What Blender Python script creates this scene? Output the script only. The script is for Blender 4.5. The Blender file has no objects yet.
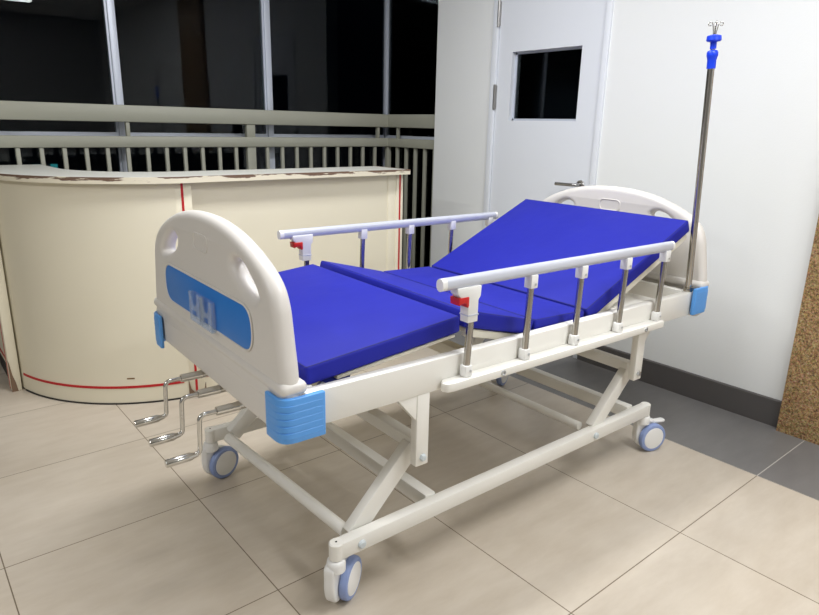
import bpy, bmesh, math, random
from mathutils import Vector, Matrix
from mathutils.geometry import tessellate_polygon
random.seed(7)
PI = math.pi
SC = bpy.context.scene
COL = SC.collection

# ------------------------------------------------------------------ materials
def nodes(name):
    m = bpy.data.materials.new(name); m.use_nodes = True
    nt = m.node_tree; b = nt.nodes['Principled BSDF']
    return m, nt, b
def N(nt, t, **kw):
    n = nt.nodes.new(t)
    for k, v in kw.items():
        if k in n.inputs: n.inputs[k].default_value = v
        else: setattr(n, k, v)
    return n
def srgb(r, g, b):
    f = lambda c: (c/255/12.92) if c/255 <= .04045 else ((c/255+.055)/1.055)**2.4
    return (f(r), f(g), f(b), 1)
def mat(name, col, rough=.5, metal=0, spec=.5, bump=0, bscale=60, var=0, vscale=6, coat=0):
    m, nt, b = nodes(name)
    b.inputs['Base Color'].default_value = col
    b.inputs['Roughness'].default_value = rough
    b.inputs['Metallic'].default_value = metal
    b.inputs['Specular IOR Level'].default_value = spec
    b.inputs['Coat Weight'].default_value = coat
    tc = N(nt, 'ShaderNodeTexCoord')
    if var:
        n = N(nt, 'ShaderNodeTexNoise', Scale=vscale, Detail=5.0)
        nt.links.new(tc.outputs['Object'], n.inputs['Vector'])
        mx = N(nt, 'ShaderNodeMix', data_type='RGBA')
        mx.inputs['A'].default_value = tuple(c*(1-var) for c in col[:3])+(1,)
        mx.inputs['B'].default_value = tuple(min(1, c*(1+var)) for c in col[:3])+(1,)
        nt.links.new(n.outputs['Fac'], mx.inputs['Factor'])
        nt.links.new(mx.outputs['Result'], b.inputs['Base Color'])
    if bump:
        n = N(nt, 'ShaderNodeTexNoise', Scale=bscale, Detail=4.0)
        nt.links.new(tc.outputs['Object'], n.inputs['Vector'])
        bp = N(nt, 'ShaderNodeBump', Strength=bump, Distance=.01)
        nt.links.new(n.outputs['Fac'], bp.inputs['Height'])
        nt.links.new(bp.outputs['Normal'], b.inputs['Normal'])
    return m

M = {}
M['enamel'] = mat('cream_enamel_steel', srgb(238, 236, 229), .35, var=.02)
M['enamel_sheet'] = mat('cream_enamel_sheet', srgb(230, 225, 208), .4, var=.03)
M['abs'] = mat('warm_white_moulded_plastic', srgb(224, 220, 214), .38, var=.012)
M['white_plastic'] = mat('white_plastic', srgb(238, 238, 236), .35, var=.01)
M['bumper'] = mat('sky_blue_plastic', srgb(92, 162, 236), .38, var=.05, vscale=9)
M['panel_blue'] = mat('blue_panel_film', srgb(44, 124, 210), .45, var=.02)
M['blue_shaft'] = mat('dark_blue_plastic', srgb(32, 48, 150), .45, var=.03)
M['red'] = mat('red_latch_plastic', srgb(196, 28, 28), .4, var=.04)
M['chrome'] = mat('polished_steel_tube', (.5, .48, .45, 1), .18, 1, var=.06, vscale=3)
M['crank'] = mat('chromed_crank_steel', (.66, .65, .62, 1), .2, 1, var=.06, vscale=8)
M['brushed'] = mat('brushed_steel', (.42, .41, .40, 1), .3, 1, var=.08)
M['zinc'] = mat('zinc_bolt', (.62, .64, .66, 1), .35, 1, var=.08)
M['bolt_white'] = mat('pale_bolt_cap', srgb(205, 214, 218), .4, var=.03)
M['rail_alu'] = mat('pale_anodised_rail', srgb(204, 208, 219), .33, .25, var=.015)
M['tyre'] = mat('blue_grey_rubber_tyre', srgb(142, 160, 206), .5, var=.04)
M['hole'] = mat('dark_recess', srgb(28, 26, 24), .8, var=.1)
M['ivblue'] = mat('royal_blue_plastic', srgb(22, 66, 226), .35, var=.03)
M['seam'] = mat('navy_seam_thread', srgb(24, 28, 116), .7, var=.1)

def mattress_mat():
    m, nt, b = nodes('royal_blue_vinyl')
    tc = N(nt, 'ShaderNodeTexCoord')
    n = N(nt, 'ShaderNodeTexNoise', Scale=5.0, Detail=3.0)
    nt.links.new(tc.outputs['Object'], n.inputs['Vector'])
    mx = N(nt, 'ShaderNodeMix', data_type='RGBA')
    mx.inputs['A'].default_value = srgb(31, 36, 150); mx.inputs['B'].default_value = srgb(36, 42, 164)
    nt.links.new(n.outputs['Fac'], mx.inputs['Factor']); nt.links.new(mx.outputs['Result'], b.inputs['Base Color'])
    b.inputs['Roughness'].default_value = .6
    b.inputs['Specular IOR Level'].default_value = .22
    n2 = N(nt, 'ShaderNodeTexNoise', Scale=7.0, Detail=2.0)
    n3 = N(nt, 'ShaderNodeTexNoise', Scale=420.0, Detail=2.0)
    for k in (n2, n3): nt.links.new(tc.outputs['Object'], k.inputs['Vector'])
    b1 = N(nt, 'ShaderNodeBump', Strength=.25, Distance=.02); b2 = N(nt, 'ShaderNodeBump', Strength=.12, Distance=.002)
    nt.links.new(n2.outputs['Fac'], b1.inputs['Height']); nt.links.new(n3.outputs['Fac'], b2.inputs['Height'])
    nt.links.new(b1.outputs['Normal'], b2.inputs['Normal']); nt.links.new(b2.outputs['Normal'], b.inputs['Normal'])
    return m
M['mattress'] = mattress_mat()

TX, TY = .6065, .5935                      # tile pitch along x and y
def tile_mat(name, ca, cb, grout, rough, gw=.0034, px=TX, py=TY, oy=0.):
    m, nt, b = nodes(name)
    tc = N(nt, 'ShaderNodeTexCoord'); sp = N(nt, 'ShaderNodeSeparateXYZ')
    nt.links.new(tc.outputs['Object'], sp.inputs[0])
    def line(out, pitch, off=0.):
        a0 = N(nt, 'ShaderNodeMath', operation='ADD'); nt.links.new(sp.outputs[out], a0.inputs[0]); a0.inputs[1].default_value = off
        a = N(nt, 'ShaderNodeMath', operation='DIVIDE'); nt.links.new(a0.outputs[0], a.inputs[0]); a.inputs[1].default_value = pitch
        r = N(nt, 'ShaderNodeMath', operation='ROUND'); nt.links.new(a.outputs[0], r.inputs[0])
        s = N(nt, 'ShaderNodeMath', operation='SUBTRACT'); nt.links.new(a.outputs[0], s.inputs[0]); nt.links.new(r.outputs[0], s.inputs[1])
        ab = N(nt, 'ShaderNodeMath', operation='ABSOLUTE'); nt.links.new(s.outputs[0], ab.inputs[0])
        l = N(nt, 'ShaderNodeMath', operation='LESS_THAN'); nt.links.new(ab.outputs[0], l.inputs[0]); l.inputs[1].default_value = gw*.5/pitch
        f = N(nt, 'ShaderNodeMath', operation='FLOOR'); nt.links.new(a.outputs[0], f.inputs[0])
        return l, f
    lx, fx = line('X', px); ly, fy = line('Y', py, oy)
    mxl = N(nt, 'ShaderNodeMath', operation='MAXIMUM'); nt.links.new(lx.outputs[0], mxl.inputs[0]); nt.links.new(ly.outputs[0], mxl.inputs[1])
    # soft diagonal veining of the stone-look tiles
    mp = N(nt, 'ShaderNodeMapping'); mp.inputs['Rotation'].default_value = (0, 0, .55); mp.inputs['Scale'].default_value = (5, 18, 1)
    nt.links.new(tc.outputs['Object'], mp.inputs['Vector'])
    n1 = N(nt, 'ShaderNodeTexNoise', Scale=1.0, Detail=8.0, Roughness=.65); nt.links.new(mp.outputs[0], n1.inputs['Vector'])
    n2 = N(nt, 'ShaderNodeTexNoise', Scale=2.2, Detail=4.0); nt.links.new(tc.outputs['Object'], n2.inputs['Vector'])
    ad = N(nt, 'ShaderNodeMath', operation='ADD'); nt.links.new(n1.outputs['Fac'], ad.inputs[0]); nt.links.new(n2.outputs['Fac'], ad.inputs[1])
    hf = N(nt, 'ShaderNodeMapRange'); hf.inputs['From Min'].default_value = .7; hf.inputs['From Max'].default_value = 1.3
    nt.links.new(ad.outputs[0], hf.inputs['Value'])
    wn = N(nt, 'ShaderNodeTexWhiteNoise', noise_dimensions='2D')
    cv = N(nt, 'ShaderNodeCombineXYZ'); nt.links.new(fx.outputs[0], cv.inputs[0]); nt.links.new(fy.outputs[0], cv.inputs[1]); nt.links.new(cv.outputs[0], wn.inputs['Vector'])
    m1 = N(nt, 'ShaderNodeMix', data_type='RGBA'); m1.inputs['A'].default_value = ca; m1.inputs['B'].default_value = cb
    nt.links.new(hf.outputs['Result'], m1.inputs['Factor'])
    hs = N(nt, 'ShaderNodeHueSaturation'); nt.links.new(m1.outputs['Result'], hs.inputs['Color'])
    mr = N(nt, 'ShaderNodeMapRange'); mr.inputs['To Min'].default_value = .965; mr.inputs['To Max'].default_value = 1.03
    nt.links.new(wn.outputs['Value'], mr.inputs['Value']); nt.links.new(mr.outputs['Result'], hs.inputs['Value'])
    m2 = N(nt, 'ShaderNodeMix', data_type='RGBA'); m2.inputs['B'].default_value = grout
    nt.links.new(hs.outputs['Color'], m2.inputs['A']); nt.links.new(mxl.outputs[0], m2.inputs['Factor'])
    nt.links.new(m2.outputs['Result'], b.inputs['Base Color'])
    b.inputs['Roughness'].default_value = rough
    bp = N(nt, 'ShaderNodeBump', Strength=.08, Distance=.004); nt.links.new(n1.outputs['Fac'], bp.inputs['Height']); nt.links.new(bp.outputs['Normal'], b.inputs['Normal'])
    return m
M['tile'] = tile_mat('beige_floor_tile', srgb(187, 175, 158), srgb(203, 193, 178), srgb(112, 98, 80), .38)
M['tile_dark'] = tile_mat('dark_grey_floor_tile', srgb(110, 108, 107), srgb(122, 120, 118), srgb(190, 186, 178), .4, .003, TX, TY*4, TY*2)
M['base'] = mat('charcoal_baseboard', srgb(84, 81, 80), .5, var=.08, vscale=4)
M['wall'] = mat('white_wall_paint', srgb(231, 233, 232), .7, var=.012, vscale=2, bump=.05, bscale=120)
M['hall'] = mat('unseen_wall_dimming_grey', srgb(160, 160, 157), .8, var=.02)  # grey chosen so the unseen walls bounce less fill light
M['ceil'] = mat('white_ceiling', srgb(230, 230, 226), .8, var=.01)
M['door'] = mat('cool_white_door_paint', srgb(224, 228, 234), .5, var=.01, vscale=3)
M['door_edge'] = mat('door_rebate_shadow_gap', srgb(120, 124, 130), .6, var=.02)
M['railing'] = mat('khaki_grey_railing_paint', srgb(154, 154, 140), .5, var=.03, vscale=12)
M['alu'] = mat('silver_window_frame', srgb(196, 202, 214), .4, .2, var=.02)
M['cream'] = mat('cream_counter_laminate', srgb(228, 221, 199), .48, var=.025, vscale=2.5)
M['stripe'] = mat('red_inlay_strip', srgb(186, 22, 30), .5, var=.05)
M['kick'] = mat('dark_kick_line', srgb(46, 42, 40), .7, var=.1)
M['counter_top'] = mat('off_white_counter_top', srgb(206, 206, 198), .4, var=.03, vscale=4)
M['night'] = mat('night_building_render', srgb(34, 38, 50), .9, var=.1)
M['ground'] = mat('night_ground', srgb(30, 30, 32), .9, var=.1)
def edge_mat():
    m, nt, b = nodes('chipped_counter_edge')
    tc = N(nt, 'ShaderNodeTexCoord'); mp = N(nt, 'ShaderNodeMapping'); mp.inputs['Scale'].default_value = (4, 4, 30)
    nt.links.new(tc.outputs['Object'], mp.inputs['Vector'])
    n = N(nt, 'ShaderNodeTexNoise', Scale=1.6, Detail=6.0, Roughness=.6); nt.links.new(mp.outputs[0], n.inputs['Vector'])
    sp = N(nt, 'ShaderNodeSeparateXYZ'); nt.links.new(tc.outputs['Object'], sp.inputs[0])
    mr = N(nt, 'ShaderNodeMapRange'); mr.inputs['From Min'].default_value = 1.052; mr.inputs['From Max'].default_value = 1.078
    mr.inputs['To Min'].default_value = -.12; mr.inputs['To Max'].default_value = .12
    nt.links.new(sp.outputs['Z'], mr.inputs['Value'])
    ad = N(nt, 'ShaderNodeMath', operation='ADD'); nt.links.new(n.outputs['Fac'], ad.inputs[0]); nt.links.new(mr.outputs['Result'], ad.inputs[1])
    cr = N(nt, 'ShaderNodeValToRGB'); cr.color_ramp.elements[0].position = .52; cr.color_ramp.elements[1].position = .56
    cr.color_ramp.elements[0].color = srgb(226, 218, 196); cr.color_ramp.elements[1].color = srgb(110, 86, 70)
    nt.links.new(ad.outputs[0], cr.inputs['Fac']); nt.links.new(cr.outputs['Color'], b.inputs['Base Color'])
    b.inputs['Roughness'].default_value = .6
    return m
M['edge'] = edge_mat()
def granite_mat():
    m, nt, b = nodes('speckled_brown_granite')
    tc = N(nt, 'ShaderNodeTexCoord')
    v = N(nt, 'ShaderNodeTexVoronoi', Scale=210.0); n = N(nt, 'ShaderNodeTexNoise', Scale=120.0, Detail=5.0, Roughness=.75)
    for k in (v, n): nt.links.new(tc.outputs['Object'], k.inputs['Vector'])
    cr = N(nt, 'ShaderNodeValToRGB'); e = cr.color_ramp.elements
    e[0].position = .34; e[0].color = srgb(62, 48, 36); e[1].position = .66; e[1].color = srgb(206, 178, 136)
    k = e.new(.45); k.color = srgb(138, 108, 72); k = e.new(.54); k.color = srgb(176, 144, 100)
    nt.links.new(n.outputs['Fac'], cr.inputs['Fac'])
    mx = N(nt, 'ShaderNodeMix', data_type='RGBA', blend_type='MULTIPLY'); mx.inputs['Factor'].default_value = .35
    nt.links.new(cr.outputs['Color'], mx.inputs['A']); nt.links.new(v.outputs['Color'], mx.inputs['B'])
    nt.links.new(mx.outputs['Result'], b.inputs['Base Color']); b.inputs['Roughness'].default_value = .25
    return m
M['granite'] = granite_mat()
def glass_mat(name, tint, rough=.0, refl=1.0):
    m = bpy.data.materials.new(name); m.use_nodes = True; nt = m.node_tree; nt.nodes.clear()
    o = N(nt, 'ShaderNodeOutputMaterial'); mx = N(nt, 'ShaderNodeMixShader'); t = N(nt, 'ShaderNodeBsdfTransparent'); g = N(nt, 'ShaderNodeBsdfGlossy')
    t.inputs['Color'].default_value = tint; g.inputs['Roughness'].default_value = rough; g.inputs['Color'].default_value = (refl, refl, refl*1.04, 1)
    f = N(nt, 'ShaderNodeFresnel'); f.inputs['IOR'].default_value = 1.45
    nt.links.new(f.outputs[0], mx.inputs[0]); nt.links.new(t.outputs[0], mx.inputs[1]); nt.links.new(g.outputs[0], mx.inputs[2]); nt.links.new(mx.outputs[0], o.inputs[0])
    return m
M['glass'] = glass_mat('window_glass', (.75, .8, .8, 1), .01, .4)
M['door_glass'] = glass_mat('door_glass', (.6, .65, .65, 1), .02, .5)
def acrylic(f=.09):
    m = bpy.data.materials.new('clear_acrylic'); m.use_nodes = True; nt = m.node_tree; nt.nodes.clear()
    o = N(nt, 'ShaderNodeOutputMaterial'); mx = N(nt, 'ShaderNodeMixShader'); t = N(nt, 'ShaderNodeBsdfTransparent'); g = N(nt, 'ShaderNodeBsdfPrincipled')
    t.inputs['Color'].default_value = (.93, .96, 1, 1); g.inputs['Base Color'].default_value = (.75, .84, .95, 1); g.inputs['Roughness'].default_value = .15
    mx.inputs[0].default_value = f
    nt.links.new(t.outputs[0], mx.inputs[1]); nt.links.new(g.outputs[0], mx.inputs[2]); nt.links.new(mx.outputs[0], o.inputs[0])
    return m
M['acrylic'] = acrylic(); M['acrylic_front'] = acrylic(.24)
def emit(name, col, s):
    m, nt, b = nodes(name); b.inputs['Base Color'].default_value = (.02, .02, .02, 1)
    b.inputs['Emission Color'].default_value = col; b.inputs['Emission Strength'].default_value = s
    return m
M['cyan'] = emit('cyan_reflection_glow', (.05, .5, .55, 1), .3)  # glow that imitates a cyan reflection in the window glass

# ------------------------------------------------------------------ mesh helpers
class MB:
    def __init__(s): s.bm = bmesh.new()
    def _merge(s, b):
        me = bpy.data.meshes.new('t'); b.to_mesh(me); b.free(); s.bm.from_mesh(me); bpy.data.meshes.remove(me)
    def box(s, a, b, bev=0, seg=2, mtx=None):
        t = bmesh.new(); bmesh.ops.create_cube(t, size=1)
        c = [(a[i]+b[i])/2 for i in range(3)]; d = [abs(b[i]-a[i]) for i in range(3)]
        for v in t.verts: v.co = Vector((c[0]+v.co.x*d[0], c[1]+v.co.y*d[1], c[2]+v.co.z*d[2]))
        if bev: bmesh.ops.bevel(t, geom=list(t.edges), offset=min(bev, min(d)*.49), segments=seg, profile=.5, affect='EDGES')
        if mtx is not None: t.transform(mtx)
        s._merge(t); return s
    def prism(s, pts, axis, lo, hi, bev=0, seg=2, mtx=None):
        """polygon pts in the two remaining axes (cyclic order x,y,z without axis), pulled from lo to hi along axis"""
        t = bmesh.new()
        def P(u, v, w): return {'x': (w, u, v), 'y': (u, w, v), 'z': (u, v, w)}[axis]
        A = [t.verts.new(P(u, v, lo)) for u, v in pts]; B = [t.verts.new(P(u, v, hi)) for u, v in pts]
        n = len(pts); t.faces.new(A); t.faces.new(B[::-1])
        for i in range(n): t.faces.new((A[i], B[i], B[(i+1) % n], A[(i+1) % n]))
        bmesh.ops.recalc_face_normals(t, faces=list(t.faces))
        if bev:
            es = [e for e in t.edges if len(e.link_faces) == 2 and e.calc_face_angle(0) > .5]
            bmesh.ops.bevel(t, geom=es, offset=bev, segments=seg, profile=.5, affect='EDGES')
        if mtx is not None: t.transform(mtx)
        s._merge(t); return s
    def sweep(s, pts, prof, up=None, caps=True):
        """profile: list of (a,b) or a radius; swept along pts with steady frames"""
        if isinstance(prof, (int, float)):
            r = prof; prof = [(r*math.cos(2*PI*i/16), r*math.sin(2*PI*i/16)) for i in range(16)]
        P = [Vector(p) for p in pts]; t = bmesh.new(); rings = []
        tan = []
        for i in range(len(P)):
            d = (P[min(i+1, len(P)-1)]-P[max(i-1, 0)]); tan.append(d.normalized())
        u = Vector(up) if up else (Vector((0, 0, 1)) if abs(tan[0].z) < .9 else Vector((0, 1, 0)))
        u = (u-tan[0]*u.dot(tan[0])).normalized()
        for i, p in enumerate(P):
            if i: u = (u-tan[i]*u.dot(tan[i])).normalized()
            w = tan[i].cross(u)
            k = 1.0
            if 0 < i < len(P)-1:
                a1 = (P[i]-P[i-1]).normalized(); k = 1/max(.5, a1.dot(tan[i]))
            rings.append([t.verts.new(p+w*a+u*b) for a, b in prof])
        n = len(prof)
        for i in range(len(rings)-1):
            for j in range(n): t.faces.new((rings[i][j], rings[i][(j+1) % n], rings[i+1][(j+1) % n], rings[i+1][j]))
        if caps: t.faces.new(rings[0][::-1]); t.faces.new(rings[-1])
        bmesh.ops.recalc_face_normals(t, faces=list(t.faces))
        s._merge(t); return s
    def tube(s, a, b, r, bev=0):
        if bev:
            a, b = Vector(a), Vector(b); d = (b-a).normalized()
            return s.lathe([(0, 0), (r-bev, 0), (r, bev), (r, (b-a).length-bev), (r-bev, (b-a).length), (0, (b-a).length)], a, d)
        return s.sweep([a, b], r)
    def lathe(s, prof, org, axis, seg=28):
        t = bmesh.new(); ax = Vector(axis).normalized(); org = Vector(org)
        q = Vector((0, 0, 1)).rotation_difference(ax); rings = []
        for r, h in prof:
            if r < 1e-6: rings.append([t.verts.new(org+q @ Vector((0, 0, h)))])
            else: rings.append([t.verts.new(org+q @ Vector((r*math.cos(2*PI*i/seg), r*math.sin(2*PI*i/seg), h))) for i in range(seg)])
        for A, B in zip(rings, rings[1:]):
            for j in range(seg):
                k = (j+1) % seg
                if len(A) == 1 and len(B) == 1: continue
                if len(A) == 1: t.faces.new((A[0], B[j], B[k]))
                elif len(B) == 1: t.faces.new((A[j], B[0], A[k]))
                else: t.faces.new((A[j], B[j], B[k], A[k]))
        bmesh.ops.recalc_face_normals(t, faces=list(t.faces))
        s._merge(t); return s
    def beam(s, a, b, w, h, up=(0, 0, 1), bev=.004):
        """rectangular tube from a to b, w across, h along up"""
        a, b = Vector(a), Vector(b); d = b-a; L = d.length; d.normalize(); u = Vector(up); u = (u-d*u.dot(d)).normalized(); v = u.cross(d)
        m = Matrix((d, v, u)).transposed().to_4x4(); m.translation = a
        return s.box((0, -w/2, -h/2), (L, w/2, h/2), bev, 2, m)
    def build(s, name, m, parent=None, angle=35):
        me = bpy.data.meshes.new(name); s.bm.to_mesh(me); s.bm.free()
        return link(name, me, m, parent, angle)

def link(name, me, m, parent=None, angle=35):
    for p in me.polygons: p.use_smooth = True
    me.set_sharp_from_angle(angle=math.radians(angle))
    me.materials.clear(); me.materials.append(m)
    o = bpy.data.objects.new(name, me); COL.objects.link(o)
    if parent is not None: o.parent = parent
    return o
def rounded(pts, r, seg=5):
    """polygon with rounded corners; r a number or one per corner"""
    out = []; n = len(pts)
    for i in range(n):
        p0, p, p1 = Vector(pts[i-1]), Vector(pts[i]), Vector(pts[(i+1) % n])
        R = r[i] if isinstance(r, (list, tuple)) else r
        if R <= 0: out.append(tuple(p)); continue
        a, b = (p0-p).normalized(), (p1-p).normalized(); th = a.angle(b); t = min(R/math.tan(th/2), (p0-p).length*.49, (p1-p).length*.49)
        A, B = p+a*t, p+b*t
        for k in range(seg+1):
            s = k/seg; out.append(tuple(A*(1-s)**2+p*2*s*(1-s)+B*s*s))
    return out
def fillet(pts, r, seg=6):
    out = [tuple(pts[0])]
    for i in range(1, len(pts)-1):
        p0, p, p1 = Vector(pts[i-1]), Vector(pts[i]), Vector(pts[i+1]); a, b = (p0-p).normalized(), (p1-p).normalized()
        t = min(r, (p0-p).length*.49, (p1-p).length*.49); A, B = p+a*t, p+b*t
        for k in range(seg+1):
            s = k/seg; out.append(tuple(A*(1-s)**2+p*2*s*(1-s)+B*s*s))
    return out+[tuple(pts[-1])]
def smooth_closed(pts, sub=6):
    out = []; n = len(pts)
    for i in range(n):
        p0, p1, p2, p3 = [Vector(pts[(i+k-1) % n]) for k in range(4)]
        for k in range(sub):
            t = k/sub
            out.append(tuple(.5*((2*p1)+(p2-p0)*t+(2*p0-5*p1+4*p2-p3)*t*t+(3*p1-p0-3*p2+p3)*t**3)))
    return out
def smooth_open(pts, sub=6):
    out = []; n = len(pts)
    for i in range(n-1):
        p0, p1, p2, p3 = [Vector(pts[min(max(i+k-1, 0), n-1)]) for k in range(4)]
        for k in range(sub):
            t = k/sub
            out.append(tuple(.5*((2*p1)+(p2-p0)*t+(2*p0-5*p1+4*p2-p3)*t*t+(3*p1-p0-3*p2+p3)*t**3)))
    return out+[tuple(pts[-1])]
def plate_mesh(loops, thick, bev, mtx, res=4):
    """flat plate with holes: first loop outline, others holes; local (u,v) plane, w thickness, mapped by mtx"""
    cu = bpy.data.curves.new('p', 'CURVE'); cu.dimensions = '2D'; cu.fill_mode = 'BOTH'
    cu.extrude = max(thick/2-bev, .0001); cu.bevel_depth = bev; cu.bevel_resolution = res; cu.offset = -bev
    for L in loops:
        sp = cu.splines.new('POLY'); sp.points.add(len(L)-1); sp.use_cyclic_u = True
        for p, (u, v) in zip(sp.points, L): p.co = (u, v, 0, 1)
    o = bpy.data.objects.new('p', cu); COL.objects.link(o)
    me = bpy.data.meshes.new_from_object(o.evaluated_get(bpy.context.evaluated_depsgraph_get()))
    bpy.data.objects.remove(o); bpy.data.curves.remove(cu)
    me.transform(mtx)
    b = bmesh.new(); b.from_mesh(me); bmesh.ops.remove_doubles(b, verts=list(b.verts), dist=1e-5); bmesh.ops.recalc_face_normals(b, faces=list(b.faces)); b.to_mesh(me); b.free()
    return me
def board_mesh(loops, bevs, scoop, thick, mtx, n=6):
    """thick plate with rounded edges: loops[0] outline (ccw), others holes given at mid thickness (ccw); bevs = edge radius per loop; scoop = (u, v) direction in which a loop's edge is eased further, or None"""
    b = bmesh.new(); faceloops = [[], []]
    for li, (L, r, sc) in enumerate(zip(loops, bevs, scoop)):
        P = [Vector(p) for p in L]; k = len(P); nr = []
        for i in range(k):
            d = (P[(i+1) % k]-P[i-1]).normalized(); nv = Vector((d.y, -d.x))      # outward for ccw
            nr.append(nv if li else -nv)                                         # into the material
        wd = [1+.45*max(0, m_.x*sc[0]+m_.y*sc[1]) if sc else 1 for m_ in nr]
        h = thick/2; prof = []
        e = h-r
        for j in range(n+1): a = PI/2*j/n; prof.append((r*(1-math.sin(PI/2-a)), -(e+r*math.sin(a))))
        prof = [(o, w) for o, w in prof[::-1]]
        full = prof+[(o, -w) for o, w in prof[::-1]]
        rings = [[b.verts.new((p.x+m_.x*o*k_, p.y+m_.y*o*k_, w)) for p, m_, k_ in zip(P, nr, wd)] for o, w in full]
        for A, B in zip(rings, rings[1:]):
            for i in range(k): b.faces.new((A[i], A[(i+1) % k], B[(i+1) % k], B[i]))
        faceloops[0].append(rings[0]); faceloops[1].append(rings[-1])
    for fl in faceloops:
        allv = [v for ring in fl for v in ring]
        for t in tessellate_polygon([[Vector((v.co.x, v.co.y, 0)) for v in ring] for ring in fl]):
            b.faces.new([allv[i] for i in t])
    bmesh.ops.recalc_face_normals(b, faces=list(b.faces))
    b.transform(mtx); me = bpy.data.meshes.new('board'); b.to_mesh(me); b.free()
    return me
def tag(o, label=None, cat=None, group=None, kind=None):
    if label: o['label'] = label
    if cat: o['category'] = cat
    if group: o['group'] = group
    if kind: o['kind'] = kind
    return o
def empty(name, loc=(0, 0, 0), rz=0):
    o = bpy.data.objects.new(name, None); COL.objects.link(o); o.location = loc; o.rotation_euler = (0, 0, rz); o.empty_display_size = .1
    return o

# ------------------------------------------------------------------ the room
WX = 2.36                                  # wall with the door
ZC = 2.8
BX = TX*3                                  # where the dark border tiles begin
f = MB().box((-3.6, -5.2, -.1), (BX, 2.0, 0)).box((BX, 1.43, -.1), (2.6, 2.0, 0)).box((-3.6, 2.0, -.1), (2.6, 2.16, 0)).build('floor', M['tile'])
tag(f, 'beige stone-look tiled floor under the hospital bed', 'floor', kind='structure')
f = MB().box((BX, -5.2, -.1), (WX+.2, 1.43, 0)).build('floor', M['tile_dark'])
tag(f, 'dark grey tiled floor border along the door wall', 'floor', kind='structure')
tag(MB().box((-3.7, -5.3, ZC), (2.7, 2.2, ZC+.1)).build('ceiling', M['ceil']), 'white ceiling of the room', 'ceiling', kind='structure')
# door wall: with an opening for the door
D0, D1, DH = .075, .897, 2.12
w = MB().box((WX, -5.2, 0), (WX+.2, D0, ZC)).box((WX, D1, 0), (WX+.2, 1.43, ZC)).box((WX, D0, DH), (WX+.2, D1, ZC))
tag(w.build('wall_right', M['wall']), 'plain white painted wall with the door in it', 'wall', kind='structure')
tag(MB().box((-3.7, -5.2, 0), (-3.6, 2.16, ZC)).build('wall_left', M['hall']), 'unseen wall on the left side of the room, greyed to cut bounce light, outside the photo', 'wall', kind='structure')
tag(MB().box((-3.7, -5.3, 0), (2.6, -5.2, ZC)).build('wall_front', M['hall']), 'unseen wall behind the camera, greyed to cut bounce light', 'wall', kind='structure')
b_ = MB().prism([(WX-.014, 0), (WX, 0), (WX, .13), (WX-.006, .13), (WX-.014, .126)], 'y', -1.064, D0-.005)
tag(b_.build('baseboard_right', M['base']), 'charcoal grey baseboard along the white wall', 'baseboard', kind='structure')
g = MB().box((2.312, -1.7, 0), (WX, -1.066, ZC))
tag(g.build('wall_pillar', M['granite']), 'speckled brown granite cladding at the right edge', 'pillar', kind='structure')

# door
dr = empty('door_1', (WX, .5, 0)); tag(dr, 'cool white door with a dark square window beside the bed head', 'door', kind='structure')
dr.location = (0, 0, 0)
fr = MB()
fr.box((WX-.012, D0-.005, 0), (WX+.1, D0+.03, DH), .003).box((WX-.012, D1-.03, 0), (WX+.1, D1+.012, DH), .003).box((WX-.012, D0, DH-.03), (WX+.1, D1, DH+.012), .003)
fr.build('frame', M['door'], dr)
L0, L1 = D0+.036, D1-.034                  # leaf
W0, W1, V0, V1 = .245, .748, 1.366, 1.762
x0, x1 = WX+.004, WX+.048
lf = MB().box((x0, L0, .008), (x1, W0, DH-.035)).box((x0, W1, .008), (x1, L1, DH-.035)).box((x0, W0, .008), (x1, W1, V0)).box((x0, W0, V1), (x1, W1, DH-.035))
lf.build('leaf', M['door'], dr)
MB().box((x0+.004, D0+.029, .005), (x0+.03, L0+.001, DH-.03)).box((x0+.004, L1-.001, .005), (x0+.03, D1-.029, DH-.03)).build('rebate', M['door_edge'], dr)
MB().box((x0+.036, W0, V0), (x0+.04, W1, V1)).build('window_pane', M['door_glass'], dr)
MB().box((x0+.03, W0, V0), (x0+.046, W0+.012, V1)).box((x0+.03, W1-.014, V0), (x0+.046, W1, V1)).box((x0+.03, W0, V0), (x0+.046, W1, V0+.012)).box((x0+.03, W0, V1-.012), (x0+.046, W1, V1)).build('glazing_bead', M['alu'], dr)
hd = MB().lathe([(0, 0), (.026, 0), (.026, .007), (.023, .011), (0, .011)], (x0, .172, 1.02), (-1, 0, 0)).sweep(fillet([(x0-.008, .172, 1.02), (x0-.055, .172, 1.02), (x0-.058, .305, 1.018)], .02), .0095)
hd.build('handle', M['brushed'], dr)
for z in (1.505, 1.985, .3):
    h = MB().tube((x0-.012, L1+.004, z-.075), (x0-.012, L1+.004, z+.075), .009, .002).box((x0-.008, L1-.006, z-.068), (x0+.002, L1+.012, z+.068))
    h.build('hinge', M['brushed'], dr)
# the dark room behind the door window
tag(MB().box((WX+.35, -.6, 0), (WX+.4, 1.42, ZC)).box((WX+.2, -.65, 0), (WX+.4, -.6, ZC)).build('wall_back', M['night']), 'dark space behind the door window', 'wall', kind='structure')

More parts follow.
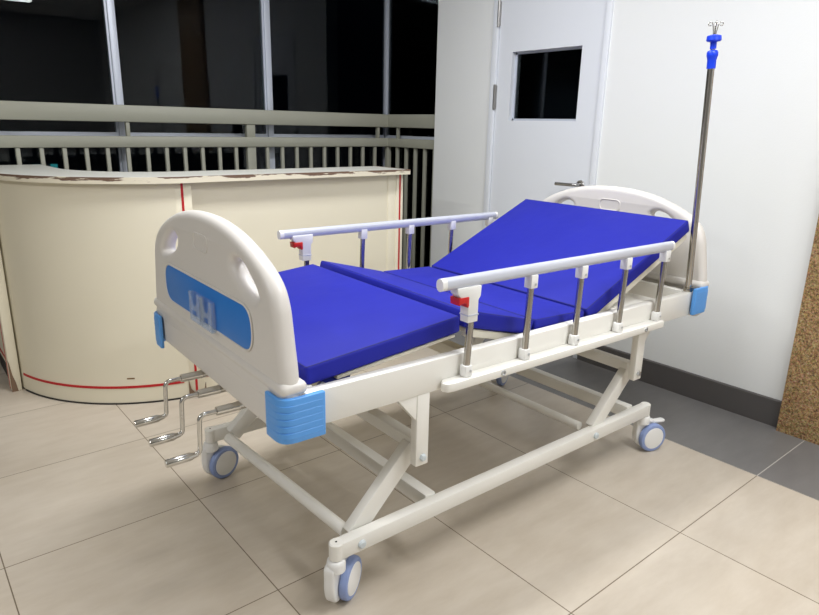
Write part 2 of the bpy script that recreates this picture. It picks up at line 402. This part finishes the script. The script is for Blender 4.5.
# ------------------------------------------------------------------ windows: night glass behind the railing
GY, GX = 2.1, 2.445
def mull(y0, y1, xx0, xx1):
    return MB().box((xx0, y0, 0), (xx1, y1, ZC), .003)
ms = [-2.54, -1.55, -.56, .445, 1.425, 2.44]
for i in range(5):
    a, b = ms[i]+.042, ms[i+1]
    wn = MB().box((ms[i], GY, 0), (ms[i]+.042, GY+.05, ZC), .003).box((ms[i]-.012, GY+.012, 0), (ms[i], GY+.04, ZC)).build('window_%d' % (i+1), M['alu'])
    tag(wn, ['window bay far left of the counter, outside the photo', 'window bay left of the photo edge', 'dark window bay behind the curved end of the counter', 'dark window bay behind the straight part of the counter', 'dark window bay beside the railing corner'][i], 'window', kind='structure')
    MB().box((a-.002, GY+.02, .02), (b-.01, GY+.028, ZC)).build('pane', M['glass'], wn)
    MB().box((a, GY+.004, 1.205), (b-.012, GY+.044, 1.247), .003).build('transom', M['alu'], wn)
wn = MB().box((GX-.003, GY-.0, 0), (GX+.04, GY+.05, ZC), .003).build('window_6', M['alu'])
tag(wn, 'narrow dark window pane turning the corner to the white wall', 'window', kind='structure')
MB().box((GX+.02, 1.432, .02), (GX+.028, GY, ZC)).build('pane', M['glass'], wn)
MB().box((GX+.004, 1.432, 1.205), (GX+.044, GY-.001, 1.247), .003).build('transom', M['alu'], wn)

# railing in front of the glass
RY, RX = 2.0, 2.386
rl = empty('balcony_railing', (RX, RY, 0)); rl.location = (0, 0, 0)
tag(rl, 'khaki grey metal balustrade with vertical balusters in front of the dark windows', 'railing')
def lrail(name, z0, z1, dep):
    MB().prism([(-3.5, RY), (RX, RY), (RX, 1.432), (RX+dep, 1.432), (RX+dep, RY+dep), (-3.5, RY+dep)], 'z', z0, z1, .004).build(name, M['railing'], rl)
lrail('top_rail', 1.307, 1.402, .06)
lrail('middle_rail', 1.163, 1.227, .05)
lrail('bottom_rail', .08, .12, .05)
def post(name, x, y, wx, z0, z1, wy=.03):
    return MB().box((x-wx/2, y+.008, z0), (x+wx/2, y+.008+wy, z1), .003).build(name, M['railing'], rl)
for x in (1.25, -.62): post('post', x, RY, .06, 0, 1.164, .035); post('post', x, RY, .06, 1.226, 1.308, .035)
for x in (.47, 2.305, -.2): post('spacer', x, RY, .022, 1.226, 1.308)
MB().box((RX+.012, 1.89, 1.226), (RX+.034, 1.912, 1.308), .002).build('spacer', M['railing'], rl)
k = -5
while -.108+.1135*k < RX-.02:
    x = -.108+.1135*k
    if abs(x-1.25) > .05: post('baluster', x, RY, .022, .119, 1.164, .022)
    k += 1
for k in range(5):
    y = 1.905-.108*k
    MB().box((RX+.012, y-.011, .119), (RX+.034, y+.011, 1.164), .002).build('baluster', M['railing'], rl)
MB().box((RX+.005, RY+.005, 0), (RX+.04, RY+.04, 1.164), .003).build('post', M['railing'], rl)

# night outside: added dark building to carry the cyan glow, ground
tag(MB().box((-14, 2.4, -.4), (20, 26, -.3)).build('ground', M['ground']), 'dark ground outside the night windows', 'ground', kind='structure')
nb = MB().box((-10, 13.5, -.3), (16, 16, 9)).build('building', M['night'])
tag(nb, 'added dark building behind the night windows, carrying the cyan glow', 'building', kind='structure')
for xx, ww in ((1.86, .2), (2.2, .13)):  # glowing boxes added in place of a cyan reflection in the panes
    MB().box((xx, 13.47, .19), (xx+ww, 13.5, .38)).build('added_cyan_glow', M['cyan'], nb)

# ------------------------------------------------------------------ reception counter
ct = empty('reception_counter', (.9, 1.05, 0)); ct.location = (0, 0, 0)
tag(ct, 'cream curved reception counter with red inlay stripes and chipped top edge', 'counter')
CX, CY, CR = .438, 1.649, .765
ZT0, ZT1 = 1.05, 1.077
def arc(r, a0, a1, n=40):
    return [(CX+r*math.cos(a0+(a1-a0)*i/n), CY+r*math.sin(a0+(a1-a0)*i/n)) for i in range(n+1)]
def R(d): return math.radians(d)
FY = .92
# top slab: outer edge and inner edge
ro = CR+.03
A0, A1 = R(180), R(262.5)
outer = [(-.36, 1.96)]+arc(ro, A0, A1)+[(.42, FY-.05), (1.677, FY-.05)]
inner = [(1.677, 1.2), (.47, 1.2)]+arc(.44, R(268), R(182), 24)+[(-.02, 1.96)]
MB().prism(outer+inner, 'z', ZT0+.002, ZT1).build('counter_top', M['counter_top'], ct)
edge = outer; ein = [(-.354, 1.96)]+arc(ro-.006, A0, A1)+[(.42, FY-.044), (1.671, FY-.044), (1.671, 1.2)]
ed_o = [(-.364, 1.96)]+arc(ro+.004, A0, A1)+[(.42, FY-.054), (1.681, FY-.054), (1.681, 1.2)]
MB().prism(ed_o+ein[::-1], 'z', ZT0, ZT1+.001).build('edge_band', M['edge'], ct)
# panels
t = .02
MB().prism(arc(CR, R(187), R(261))+arc(CR-t, R(261), R(187)), 'z', .008, ZT0).build('curved_panel', M['cream'], ct)
MB().box((.40, FY, .008), (1.66, FY+t, ZT0)).build('straight_panel', M['cream'], ct)
MB().box((-.345, 1.55, .075), (-.325, 1.96, ZT0)).build('side_panel', M['cream'], ct)
MB().box((1.64, FY+t, .008), (1.66, 1.17, ZT0)).build('end_panel', M['cream'], ct)
MB().prism(arc(CR+.003, R(194), R(261))+arc(CR-.001, R(261), R(194)), 'z', 0, .008).box((.4, FY-.002, 0), (1.66, FY+.01, .008)).box((-.348, 1.55, 0), (-.33, 1.96, .075)).build('kick_strip', M['kick'], ct)
MB().prism(arc(CR+.0008, R(239.8), R(242.4), 4)+arc(CR-.001, R(242.4), R(239.8), 4), 'z', .128, .135).build('scuff_mark', mat('brown_scuff', srgb(120, 92, 60), .7, var=.2, vscale=60), ct)
# red horizontal inlay
MB().prism(arc(CR+.002, R(194), R(259))+arc(CR-.001, R(259), R(194)), 'z', .082, .094).build('red_stripe', M['stripe'], ct)
MB().box((.41, FY-.002, .076), (1.6, FY+.002, .088)).build('red_stripe', M['stripe'], ct)
MB().box((-.3475, 1.55, .105), (-.344, 1.96, .117)).build('red_stripe', M['stripe'], ct)
# pilasters with a red strip down the middle
def pilaster(c, ang, w, d, name='pilaster'):
    m = Matrix.Translation((c[0], c[1], 0)) @ Matrix.Rotation(ang, 4, 'Z')
    p = MB().box((-w/2, -d, 0), (w/2, 0, ZT0), .003, 2, m).build(name, M['cream'], ct)
    MB().box((-.0055, -d-.0015, .002), (.0055, -d+.002, ZT0-.003), 0, 2, m).build('red_stripe', M['stripe'], p)
    return p
pilaster((.353, .925), R(-5), .085, .032)
pilaster((1.64, FY+.002), 0, .05, .012)
MB().box((1.557, FY-.004, .01), (1.615, FY+.001, ZT0), .001).build('edge_batten', M['cream'], ct)
p = MB().box((-.362, 1.478, 0), (-.318, 1.565, ZT0), .004).build('pilaster', M['cream'], ct)
MB().box((-.3635, 1.525, .003), (-.361, 1.536, ZT0-.003)).build('red_stripe', M['stripe'], p)
# bare chipped feet of the pilasters
MB().prism([(.311, 0), (.398, 0), (.397, .062), (.388, .03), (.372, .022), (.338, .024), (.322, .045), (.312, .1)], 'y', .889, .8925, 0, 2, Matrix.Translation((0, .0, 0))).build('chipped_foot', mat('bare_brown_chipboard', srgb(122, 98, 78), .8, var=.2, vscale=40), ct)
MB().prism([(-.3625, 0), (-.335, 0), (-.342, .05), (-.352, .09), (-.358, .15), (-.3625, .17)], 'y', 1.4755, 1.479).build('chipped_foot', bpy.data.materials['bare_brown_chipboard'], ct)

# ------------------------------------------------------------------ hospital bed (local axes: x foot to head, y near to far, z up)
TH = R(-1.7)
bed = empty('hospital_bed', (.137, -.759, 0), TH)
tag(bed, 'cream three-crank hospital bed with blue corner bumpers, side rails and castors', 'bed')
YC = .435
mY = lambda y: 2*YC-y
AX = Matrix(((0, 0, 1, 0), (1, 0, 0, 0), (0, 1, 0, 0), (0, 0, 0, 1)))   # plate (u,v,w) -> (y,z,x)

RB = Matrix.Translation((0, YC, 0)) @ Matrix.Rotation(R(1.0), 4, 'Z') @ Matrix.Translation((0, -YC, 0))
def rotb(o): o.matrix_basis = RB; return o
# --- base: two side tubes, cross tubes, swing arms
for s in (0, 1):
    Y = (lambda y: y) if not s else mY
    Y = (lambda y: y) if not s else (lambda y: .85-y)
    b_ = MB().box((-.048 if not s else -.06, min(Y(-.02), Y(.018)), .165), (1.488, max(Y(-.02), Y(.018)), .2165), .005)
    for x in (-.048 if not s else -.06, 1.488): b_.tube((x, Y(-.001), .1644), (x, Y(-.001), .2172), .0206, .003)
    o = rotb(b_.build('base_rail', M['enamel'], bed))
    for x in (.024, 1.115):
        MB().lathe([(0, 0), (.0125, 0), (.0125, .006), (.009, .009), (0, .0095)], (x, Y(-.02), .19), (0, -1 if not s else 1, 0), 12).build('bolt', M['bolt_white'], o)
    MB().lathe([(0, 0), (.003, 0), (.003, .0008), (0, .0008)], (-.048 if not s else -.06, Y(-.001), .2171), (0, 0, 1), 12).build('screw_hole', M['hole'], o)
    Y = (lambda y: y) if not s else mY
    for (xa, za, xb, zb) in ((.034-.03*s, .19, .248-.01*s, .408), (1.145, .2, 1.358, .415)):
        MB().beam((xa, Y(.038)-(.02 if s else 0), za), (xb, Y(.038)-(.01 if s else 0), zb), .034, .057).build('swing_arm', M['enamel'], bed)
for x, z, r in ((.022, .188, .019), (1.115, .2, .016)):
    rotb(MB().tube((x, .056, z), (x-(.035 if x < .5 else 0), .85-.056, z), r).build('cross_tube', M['enamel'], bed))
for x in (.31, 1.40):
    rotb(MB().box((x-.02, .018, .172), (x+.02, .85-.018, .222), .004).build('cross_bar', M['enamel'], bed))
for x, z in ((.25, .42), (1.335, .42)):
    MB().beam((x, .02, z), (x, mY(.02), z), .04, .04).build('cross_bar', M['enamel'], bed)

# --- upper frame: side tubes, end tubes, legs with gussets, ledge
FZ0, FZ1 = .598, .694
for s in (0, 1):
    Y = (lambda y: y) if not s else mY
    def ybox(mb, x0, x1, ya, yb, z0, z1, bev=.004): return mb.box((x0, min(Y(ya), Y(yb)), z0), (x1, max(Y(ya), Y(yb)), z1), bev)
    o = ybox(MB(), -.14, 1.664, -.035, 0, FZ0, FZ1, .005).build('side_frame', M['enamel'], bed)
    pl = MB()
    pl.prism([(.295, Y(-.0355)), (.278, Y(-.05)), (.275, Y(-.062)), (.285, Y(-.074)), (.305, Y(-.078)), (1.37, Y(-.078)), (1.375, Y(-.07)), (1.375, Y(-.0355))], 'z', .603, .629, .003)
    led = pl.build('rail_ledge', M['enamel'], bed)
    for x in (.5, 1.25):
        MB().lathe([(0, 0), (.009, 0), (.009, .003), (.005, .003), (.005, .001), (0, .001)], (x, Y(-.078), .616), (0, -1 if not s else 1, 0), 12).build('bolt', M['zinc'], led)
    ya, yb = min(Y(-.034), Y(-.006)), max(Y(-.034), Y(-.006))
    lg = MB().box((.208, ya, .376), (.254, yb, .60), .004).prism([(.142, .6), (.21, .52), (.21, .6)], 'y', ya+.003, yb-.003, .002).build('leg_bracket', M['enamel'], bed)
    MB().lathe([(0, 0), (.0115, 0), (.0115, .006), (.008, .009), (0, .0095)], (.232, Y(-.034), .402), (0, -1 if not s else 1, 0), 6).build('bolt', M['bolt_white'], lg)
    lg = MB().box((1.283, ya, .388), (1.332, yb, .60), .004).prism([(1.327, .5), (1.34, .545), (1.385, .6), (1.327, .6)], 'y', ya+.004, yb-.004, .002).build('leg_bracket', M['enamel'], bed)
    MB().lathe([(0, 0), (.0115, 0), (.0115, .006), (.008, .009), (0, .0095)], (1.308, Y(-.034), .415), (0, -1 if not s else 1, 0), 6).build('bolt', M['zinc'], lg)
for x0_, x1_ in ((-.135, -.10), (1.62, 1.655)):
    MB().box((x0_, 0.001, FZ0), (x1_, mY(.001), FZ1), .004).build('end_frame', M['enamel'], bed)
for x in (.5, .86, 1.12):
    MB().box((x-.02, .001, .602), (x+.02, mY(.001), .64), .003).build('cross_bar', M['enamel_sheet'], bed)
MB().box((1.15, .001, .665), (1.43, mY(.001), .689), .004).build('deck_plate', M['enamel'], bed)

# --- raised deck panels under the mattress sections
def seg(xa, za, xb, zb, d0, d1):
    """transform to section frame: x along the section's top line, z down from it"""
    dx, dz = xb-xa, zb-za; L = math.hypot(dx, dz); u = Vector((dx/L, 0, dz/L)); n = Vector((-dz/L, 0, dx/L))
    m = Matrix((u, Vector((0, 1, 0)), n)).transposed().to_4x4(); m.translation = (xa, 0, za)
    return m, L
SECT = {'leg': (-.118, .743, .392, .792), 'thigh': (.424, .802, .722, .722), 'seat': (.726, .722, .985, .713), 'back': (.993, .713, 1.60, .986)}
MT = .052
for nm, (xa, za, xb, zb) in SECT.items():
    m, L = seg(xa, za, xb, zb, 0, 0)
    e = .02 if nm != 'leg' else .09
    d = MB().box((e, .012, -MT-.006), (L-.02, mY(.012), -MT-.003), .001, 1, m)
    for y in (.013, mY(.033)):
        d.box((e, y, -MT-(.028 if nm != 'leg' else .014)), (L-.015, y+.02, -MT-.005), .002, 1, m)
    for k in range(3):
        xx = e+.03+(L-.09-e)*k/2
        d.box((xx, .05, -MT-.022), (xx+.025, mY(.05), -MT-.006), .002, 1, m)
    d.build(nm+'_deck', M['enamel_sheet'], bed)
# stays that hold the raised back
for y in (.10, mY(.10)):
    MB().beam((.84, y, .64), (1.2, y, .742), .02, .03).build('back_stay', M['enamel_sheet'], bed)
br = MB().prism([(-.06, .69), (-.03, .694), (.03, .688), (.026, .668), (-.06, .655)], 'y', .03, .036, .001).build('hinge_bracket', M['blue_shaft'], bed)
MB().lathe([(0, 0), (.012, 0), (.012, .008), (.006, .01), (0, .01)], (-.062, .03, .674), (0, -1, 0), 14).build('roller', M['zinc'], br)

# --- three cranks
for y in (.588, .441, .298):
    c = MB().sweep(fillet([(-.145, y, .547), (-.288, y, .547), (-.293, y, .437), (-.312, y, .434)], .018), .0065).build('crank', M['crank'], bed)
    MB().lathe([(0, 0), (.0095, 0), (.0115, .003), (.0115, .068), (.009, .074), (.0065, .088), (0, .088)], (-.388, y, .432), (1, 0, .02)).build('grip', M['crank'], c)
    MB().lathe([(0, 0), (.0125, 0), (.0125, .06), (.0135, .062), (.0135, .066), (.0125, .068), (.0125, .105), (0, .105)], (-.24, y, .547), (1, 0, 0)).build('sleeve', M['crank'], c)
    MB().tube((-.134, y, .547), (-.095, y, .547), .021, .003).build('collar', M['blue_shaft'], c)
    s_ = MB().tube((-.094, y, .549), (.08, y, .554), .016).build('drive_shaft', M['enamel_sheet'], c)
MB().box((-.085, .25, .52), (-.07, .62, .598), .002).build('crank_plate', M['enamel_sheet'], bed)

# --- head and foot boards
half = [(0, 1.077), (.07, 1.075), (.14, 1.068), (.21, 1.055), (.275, 1.036), (.335, 1.013), (.385, .987), (.426, .952), (.449, .908), (.459, .86), (.468, .81), (.477, .76), (.481, .715)]
hs = smooth_open(half, 5)
outline = [(-.481, .655), (.481, .655)]+[(u, z) for u, z in hs[::-1]]+[(-u, z) for u, z in hs[1:]]
hole = smooth_closed([(.210, .982), (.238, .993), (.275, .985), (.315, .961), (.350, .932), (.358, .915), (.337, .908), (.295, .917), (.243, .939), (.212, .963)][::-1], 6)
holem = [(-u, z) for u, z in hole[::-1]]
def board(name, x, d):
    """x = outer face, d = +1 when the bed lies on the +x side of the board"""
    m = Matrix.Translation((x+d*.0265, YC, 0)) @ AX
    me = board_mesh([outline, hole, holem], [.024, .020, .020], [None, (-.86, -.5), (.86, -.5)], .052, m)
    o = link(name, me, M['abs'], bed, 50)
    xs = sorted((x+d*.004, x+d*.056)); sk = MB().box((xs[0], YC-.476, .578), (xs[1], YC+.476, .71), .022, 4)
    xs = sorted((x-d*.006, x+d*.066)); sk.box((xs[0], YC-.486, .699), (xs[1], YC+.486, .733), .0155, 4)
    sk.build('skirt', M['abs'], o)
    # bowl-shaped grips round the hand holes
    em = rounded([(-.054, .972), (.054, .972), (.054, 1.019), (-.054, 1.019)], .022)
    for side in (0, 1):
        xx = x if side == 0 else x+d*.053
        ring = [(xx, YC+u, z) for u, z in em]; ring += ring[:2]
        MB().sweep(ring, .0022, up=(1, 0, 0), caps=False).build('emblem_recess', M['abs'], o)
    bl = rounded([(-.325, .766), (.325, .766), (.325, .881), (-.325, .881)], .056, 10)
    pm = link('blue_panel', plate_mesh([bl], .004, .001, Matrix.Translation((x-d*.001, YC, 0)) @ AX, 1), M['panel_blue'], o)
    ring = [(x-d*.002, YC+u, z) for u, z in rounded([(-.328, .763), (.328, .763), (.328, .884), (-.328, .884)], .058, 10)]; ring += ring[:2]
    MB().sweep(ring, .0028, up=(1, 0, 0), caps=False).build('panel_rim', M['abs'], o)
    return o, pm
fb, pnl = board('footboard', -.205, 1)
hb, _ = board('headboard', 1.735, -1)
# acrylic card holder with two pockets
hx = -.209
ch = MB().box((hx-.003, .337, .761), (hx-.0005, .505, .846), .0008).build('card_holder', M['acrylic'], fb)
for y0, y1 in ((.337, .417), (.425, .505)):
    c = (y0+y1)/2
    pk = [(y0, .762), (y1, .762), (y1, .846), (y1-.017, .846), (c+.024, .832), (c+.014, .812), (c, .807), (c-.014, .812), (c-.024, .832), (y0+.017, .846), (y0, .846)]
    win = [(c-.014, .774), (c+.022, .774), (c+.022, .794), (c-.014, .794)]
    link('pocket', plate_mesh([pk, win], .003, .0008, Matrix.Translation((hx-.013, 0, 0)) @ AX, 1), M['acrylic_front'], ch)
    MB().box((hx-.014, y0, .762), (hx-.003, y0+.003, .844)).box((hx-.014, y1-.003, .762), (hx-.003, y1, .844)).box((hx-.014, y0, .759), (hx-.003, y1, .762)).build('pocket_wall', M['acrylic_front'], ch)
# corner bumpers
for d, xf, z0, z1 in ((1, -.218, .583, .699), (-1, 1.738, .603, .713)):
    for s in (0, 1):
        Y = (lambda y: y) if not s else mY
        prof = []
        out = fillet([(xf+d*.12, Y(-.058)), (xf, Y(-.058)), (xf, Y(.028))], .045, 8)
        inn = fillet([(xf+d*.12, Y(-.042)), (xf+d*.0115, Y(-.0465)), (xf+d*.0115, Y(.028))], .034, 8)
        if s and d > 0: z0, z1 = z0-.018, z1-.018
        b_ = MB().prism(out+inn[::-1], 'z', z0, z1, .004, 3)
        for k in range(1, 6):
            z = z0+(z1-z0)*(k+.2)/6.6
            o2 = fillet([(xf+d*.112, Y(-.0584)), (xf-d*.0004, Y(-.0584)), (xf-d*.0004, Y(.02))], .0453, 8); i2 = fillet([(xf+d*.112, Y(-.056)), (xf+d*.002, Y(-.056)), (xf+d*.002, Y(.02))], .044, 8)
            b_.prism(o2+i2[::-1], 'z', z-.007, z+.007, .0005, 1)
        b_.build('corner_bumper', M['bumper'], bed)
        MB().tube((xf+d*.085, Y(-.018), z0+.004), (xf+d*.085, Y(-.018), FZ0), .014, .002).build('bumper_peg', M['white_plastic'], bed)

# --- folding side rails
for s in (0, 1):
    Y = (lambda y: y) if not s else mY
    yr = Y(-.055); od = -1 if not s else 1
    sr = MB()
    prof = [(.0145*math.cos(a), .015*math.sin(a)+(.004 if math.sin(a) > 0 else -.002)) for a in [2*PI*i/20 for i in range(20)]]
    dx = -.02 if not s else .015
    zo = -.008*s
    sr.sweep([(.294+dx-.014*s, yr, .912+zo), (1.398+dx+.032*s, yr, .911+zo)], prof)
    bar = sr.build('side_rail', M['rail_alu'], bed)
    for xa, xb, zz in ((.277+dx-.014*s, .295+dx-.014*s, .912+zo), (1.397+dx+.032*s, 1.411+dx+.032*s, .911+zo)):
        cap = MB(); cap.sweep([(xa, yr, zz), (xb, yr, zz)], [(a*.98, b*.98) for a, b in prof]); cap.build('end_cap', M['white_plastic'], bar)
    px = [x+dx for x in ((.388, .634, .876, 1.122, 1.366) if not s else (.374, .644, .896, 1.144, 1.39))]
    for i, x in enumerate(px):
        zt = .893
        lo = MB().tube((x, yr, .645), (x+.008, yr, zt if i else .80), .0105)
        p = lo.build('rail_post', M['chrome'], bar)
        MB().box((x-.013, yr-.014, .6295), (x+.013, yr+.014, .664), .003).build('foot_clamp', M['white_plastic'], p)
        MB().lathe([(0, 0), (.004, 0), (.004, .002), (0, .002)], (x+.004, yr+od*.014, .648), (0, od, 0), 10).build('rivet', M['zinc'], p)
        if i:
            MB().box((x-.008, yr-.015, .857), (x+.022, yr+.015, .899), .003).build('top_clamp', M['white_plastic'], p)
            MB().lathe([(0, 0), (.004, 0), (.004, .002), (0, .002)], (x+.010, yr+od*.015, .870), (0, od, 0), 10).build('rivet', M['zinc'], p)
        else:
            h = MB().prism([(x-.018, .795), (x+.02, .795), (x+.02, .858), (x+.028, .868), (x+.03, .899), (x-.06, .899), (x-.058, .884), (x-.045, .868), (x-.02, .864)], 'y', yr-.017, yr+.017, .003).build('latch_housing', M['white_plastic'], p)
            MB().box((x-.019, yr-.0185, .815), (x+.021, yr+.0185, .8185)).build('latch_seam', M['rail_alu'], h)
            MB().prism([(x-.056, .872), (x-.026, .872), (x-.018, .872), (x-.018, .846), (x-.021, .840), (x-.026, .846), (x-.03, .855), (x-.046, .855), (x-.054, .85)], 'y', yr-.0195, yr+.0195, .002).build('latch_trigger', M['red'], h)

# --- castors
def castor(sx, sy, fdeg, side, trail=.042, brake=False):
    """stem at (sx,sy); fdeg = heading from stem to wheel centre; side = which side of the hood the wheel runs on"""
    a = R(fdeg); m = Matrix.Translation((sx, sy, 0)) @ Matrix.Rotation(a, 4, 'Z')
    WR = .0625; k = trail
    f = MB()
    f.lathe([(0, .163), (.021, .163), (.025, .160), (.027, .150), (.0265, .128), (.0, .12)], (sx, sy, 0), (0, 0, 1), 24)
    hood = [(-.026, .146), (-.029, .11), (-.030, .075), (-.022, .04), (.0, .018), (k-.008, .014), (k+.03, .024), (k+.05, .05), (k+.049, .085), (k+.03, .112), (.034, .128), (.024, .146)]
    f.prism(smooth_closed(hood, 3), 'y', min(-side*.027, side*.006), max(-side*.027, side*.006), .008, 3, m)
    fk = rotb(f.build('castor', M['white_plastic'], bed, 50))
    org = m @ Vector((k, side*.0065, WR)); ax = (m.to_3x3() @ Vector((0, side, 0)))
    MB().lathe([(.046, 0), (.058, 0), (.0625, .005), (.0625, .018), (.0595, .023), (.052, .0255), (.047, .024)], org, ax, 44).build('tyre', M['tyre'], fk)
    MB().lathe([(0, .0), (.0485, .0), (.0485, .0235), (.046, .0262), (.03, .0285), (0, .0295)], org, ax, 44).build('wheel_disc', M['white_plastic'], fk)
    if brake:
        bp = MB().box((-.01, -.012, .128), (.052, .012, .14), .004, 2, m).prism([(.04, -.011), (.10, -.014), (.106, -.008), (.106, .008), (.10, .014), (.04, .011)], 'z', .124, .134, .003, 2, m)
        bp.build('brake_pedal', M['white_plastic'], fk)
    return fk
castor(-.048, 0, 33, -1, .056)
castor(-.06, .857, 15, -1)
castor(1.488, 0, -20, -1, .042, True)
castor(1.488, .85, 20, -1)

# ------------------------------------------------------------------ mattress
mt = empty('mattress', (.137, -.759, 0), TH)
tag(mt, 'royal blue vinyl mattress in four hinged sections on the bed', 'mattress')
for nm, (xa, za, xb, zb) in SECT.items():
    m, L = seg(xa, za, xb, zb, 0, 0)
    b = bmesh.new(); bmesh.ops.create_cube(b, size=1)
    for v in b.verts: v.co = Vector((L/2+v.co.x*L, YC+v.co.y*.86, -MT/2+v.co.z*MT))
    bmesh.ops.bevel(b, geom=list(b.edges), offset=.009, segments=3, profile=.5, affect='EDGES')
    b.transform(m)
    mm = MB(); mm._merge(b)
    o = mm.build(nm+'_section', M['mattress'], mt, 60)
    # stitched piping along the top edges
    e = .005
    lp = [(e, YC-.43+e, -e*.6), (L-e, YC-.43+e, -e*.6), (L-e, YC+.43-e, -e*.6), (e, YC+.43-e, -e*.6)]
    lp = [tuple(m @ Vector(p)) for p in lp]+[tuple(m @ Vector(lp[0]))]
    sb = MB()
    for p, q in zip(lp, lp[1:]): sb.tube(p, q, .0022)
    sb.build('piping', M['seam'], o)

# ------------------------------------------------------------------ drip stand
iv = empty('iv_pole', (.137, -.759, 0), TH)
tag(iv, 'chrome drip pole with blue collar and hooks standing at the bed head', 'drip pole')
pa = Vector((1.634, -.014, .695)); pb = Vector((1.553, -.014, 1.712)); pd = (pb-pa).normalized()
def on(z): return pa+pd*((z-pa.z)/pd.z)
MB().tube(on(.696), on(1.56), .0125).build('pole', M['chrome'], iv)
MB().tube(on(1.59), on(1.63), .0085).build('inner_rod', M['chrome'], iv)
MB().lathe([(0, 0), (.0185, 0), (.019, .004), (.016, .012), (.016, .016), (0, .016)], on(.6965), pd).build('socket_collar', M['chrome'], iv)
MB().lathe([(.0125, 0), (.0155, 0), (.0155, .028), (.017, .036), (.0195, .044), (.0195, .055), (.016, .061), (.009, .064), (0, .064)], on(1.545), pd, 24).build('height_collar', M['ivblue'], iv)
MB().lathe([(0, 0), (.011, 0), (.011, .022), (.023, .025), (.026, .030), (.024, .044), (.012, .048), (0, .048)], on(1.612), pd, 24).build('hook_hub', M['ivblue'], iv)
hz = on(1.656)
for k in range(4):
    a = R(35+90*k); dx, dy = math.cos(a), math.sin(a)
    pts = [hz+Vector((dx*.003, dy*.003, 0)), hz+Vector((dx*.008, dy*.008, .03)), hz+Vector((dx*.012, dy*.012, .042)), hz+Vector((dx*.02, dy*.02, .046)), hz+Vector((dx*.024, dy*.024, .039)), hz+Vector((dx*.02, dy*.02, .033)), hz+Vector((dx*.015, dy*.015, .035))]
    MB().sweep(smooth_open(pts, 4), .0018).build('hook', M['chrome'], iv)

# ------------------------------------------------------------------ light: ceiling lamps of the room
def area(name, loc, sx, sy, power, col=(.975, .985, 1)):
    l = bpy.data.lights.new(name, 'AREA'); l.shape = 'RECTANGLE'; l.size = sx; l.size_y = sy; l.energy = power; l.color = col
    o = bpy.data.objects.new(name, l); COL.objects.link(o); o.location = loc
    return o
area('ceiling_lamp', (1.1, -1.75, ZC-.03), .35, 1.2, 30)
area('ceiling_lamp', (.55, .1, ZC-.03), 1.2, .35, 33)
area('ceiling_lamp', (-2.7, -.7, ZC-.03), .3, 1.2, 30)
area('ceiling_lamp', (.6, -3.8, ZC-.03), 1.2, .3, 28)

w = bpy.data.worlds.new('night_sky'); SC.world = w; w.use_nodes = True
w.node_tree.nodes['Background'].inputs[0].default_value = (.008, .012, .022, 1); w.node_tree.nodes['Background'].inputs[1].default_value = .8

# ------------------------------------------------------------------ camera (solved from the tile grid)
cam = bpy.data.cameras.new('camera'); co = bpy.data.objects.new('camera', cam); COL.objects.link(co)
yaw, pitch, roll = R(39.8413), R(15.9156), R(1.2708)
F = Vector((math.sin(yaw)*math.cos(pitch), math.cos(yaw)*math.cos(pitch), -math.sin(pitch)))
Rt = Vector((math.cos(yaw), -math.sin(yaw), 0)); U = Rt.cross(F)
R2 = Rt*math.cos(roll)+U*math.sin(roll); U2 = U*math.cos(roll)-Rt*math.sin(roll)
mw = Matrix((R2, U2, -F)).transposed().to_4x4(); mw.translation = (-.7217, -2.0327, 1.319)
co.matrix_world = mw
cam.sensor_width = 36; cam.sensor_fit = 'HORIZONTAL'; cam.lens = 36*635.72/819; cam.clip_start = .02; cam.clip_end = 100
SC.camera = co
SC.view_settings.view_transform = 'Standard'; SC.view_settings.look = 'None'
SC.view_settings.exposure = .56; SC.view_settings.gamma = 1; SC.view_settings.use_curve_mapping = False
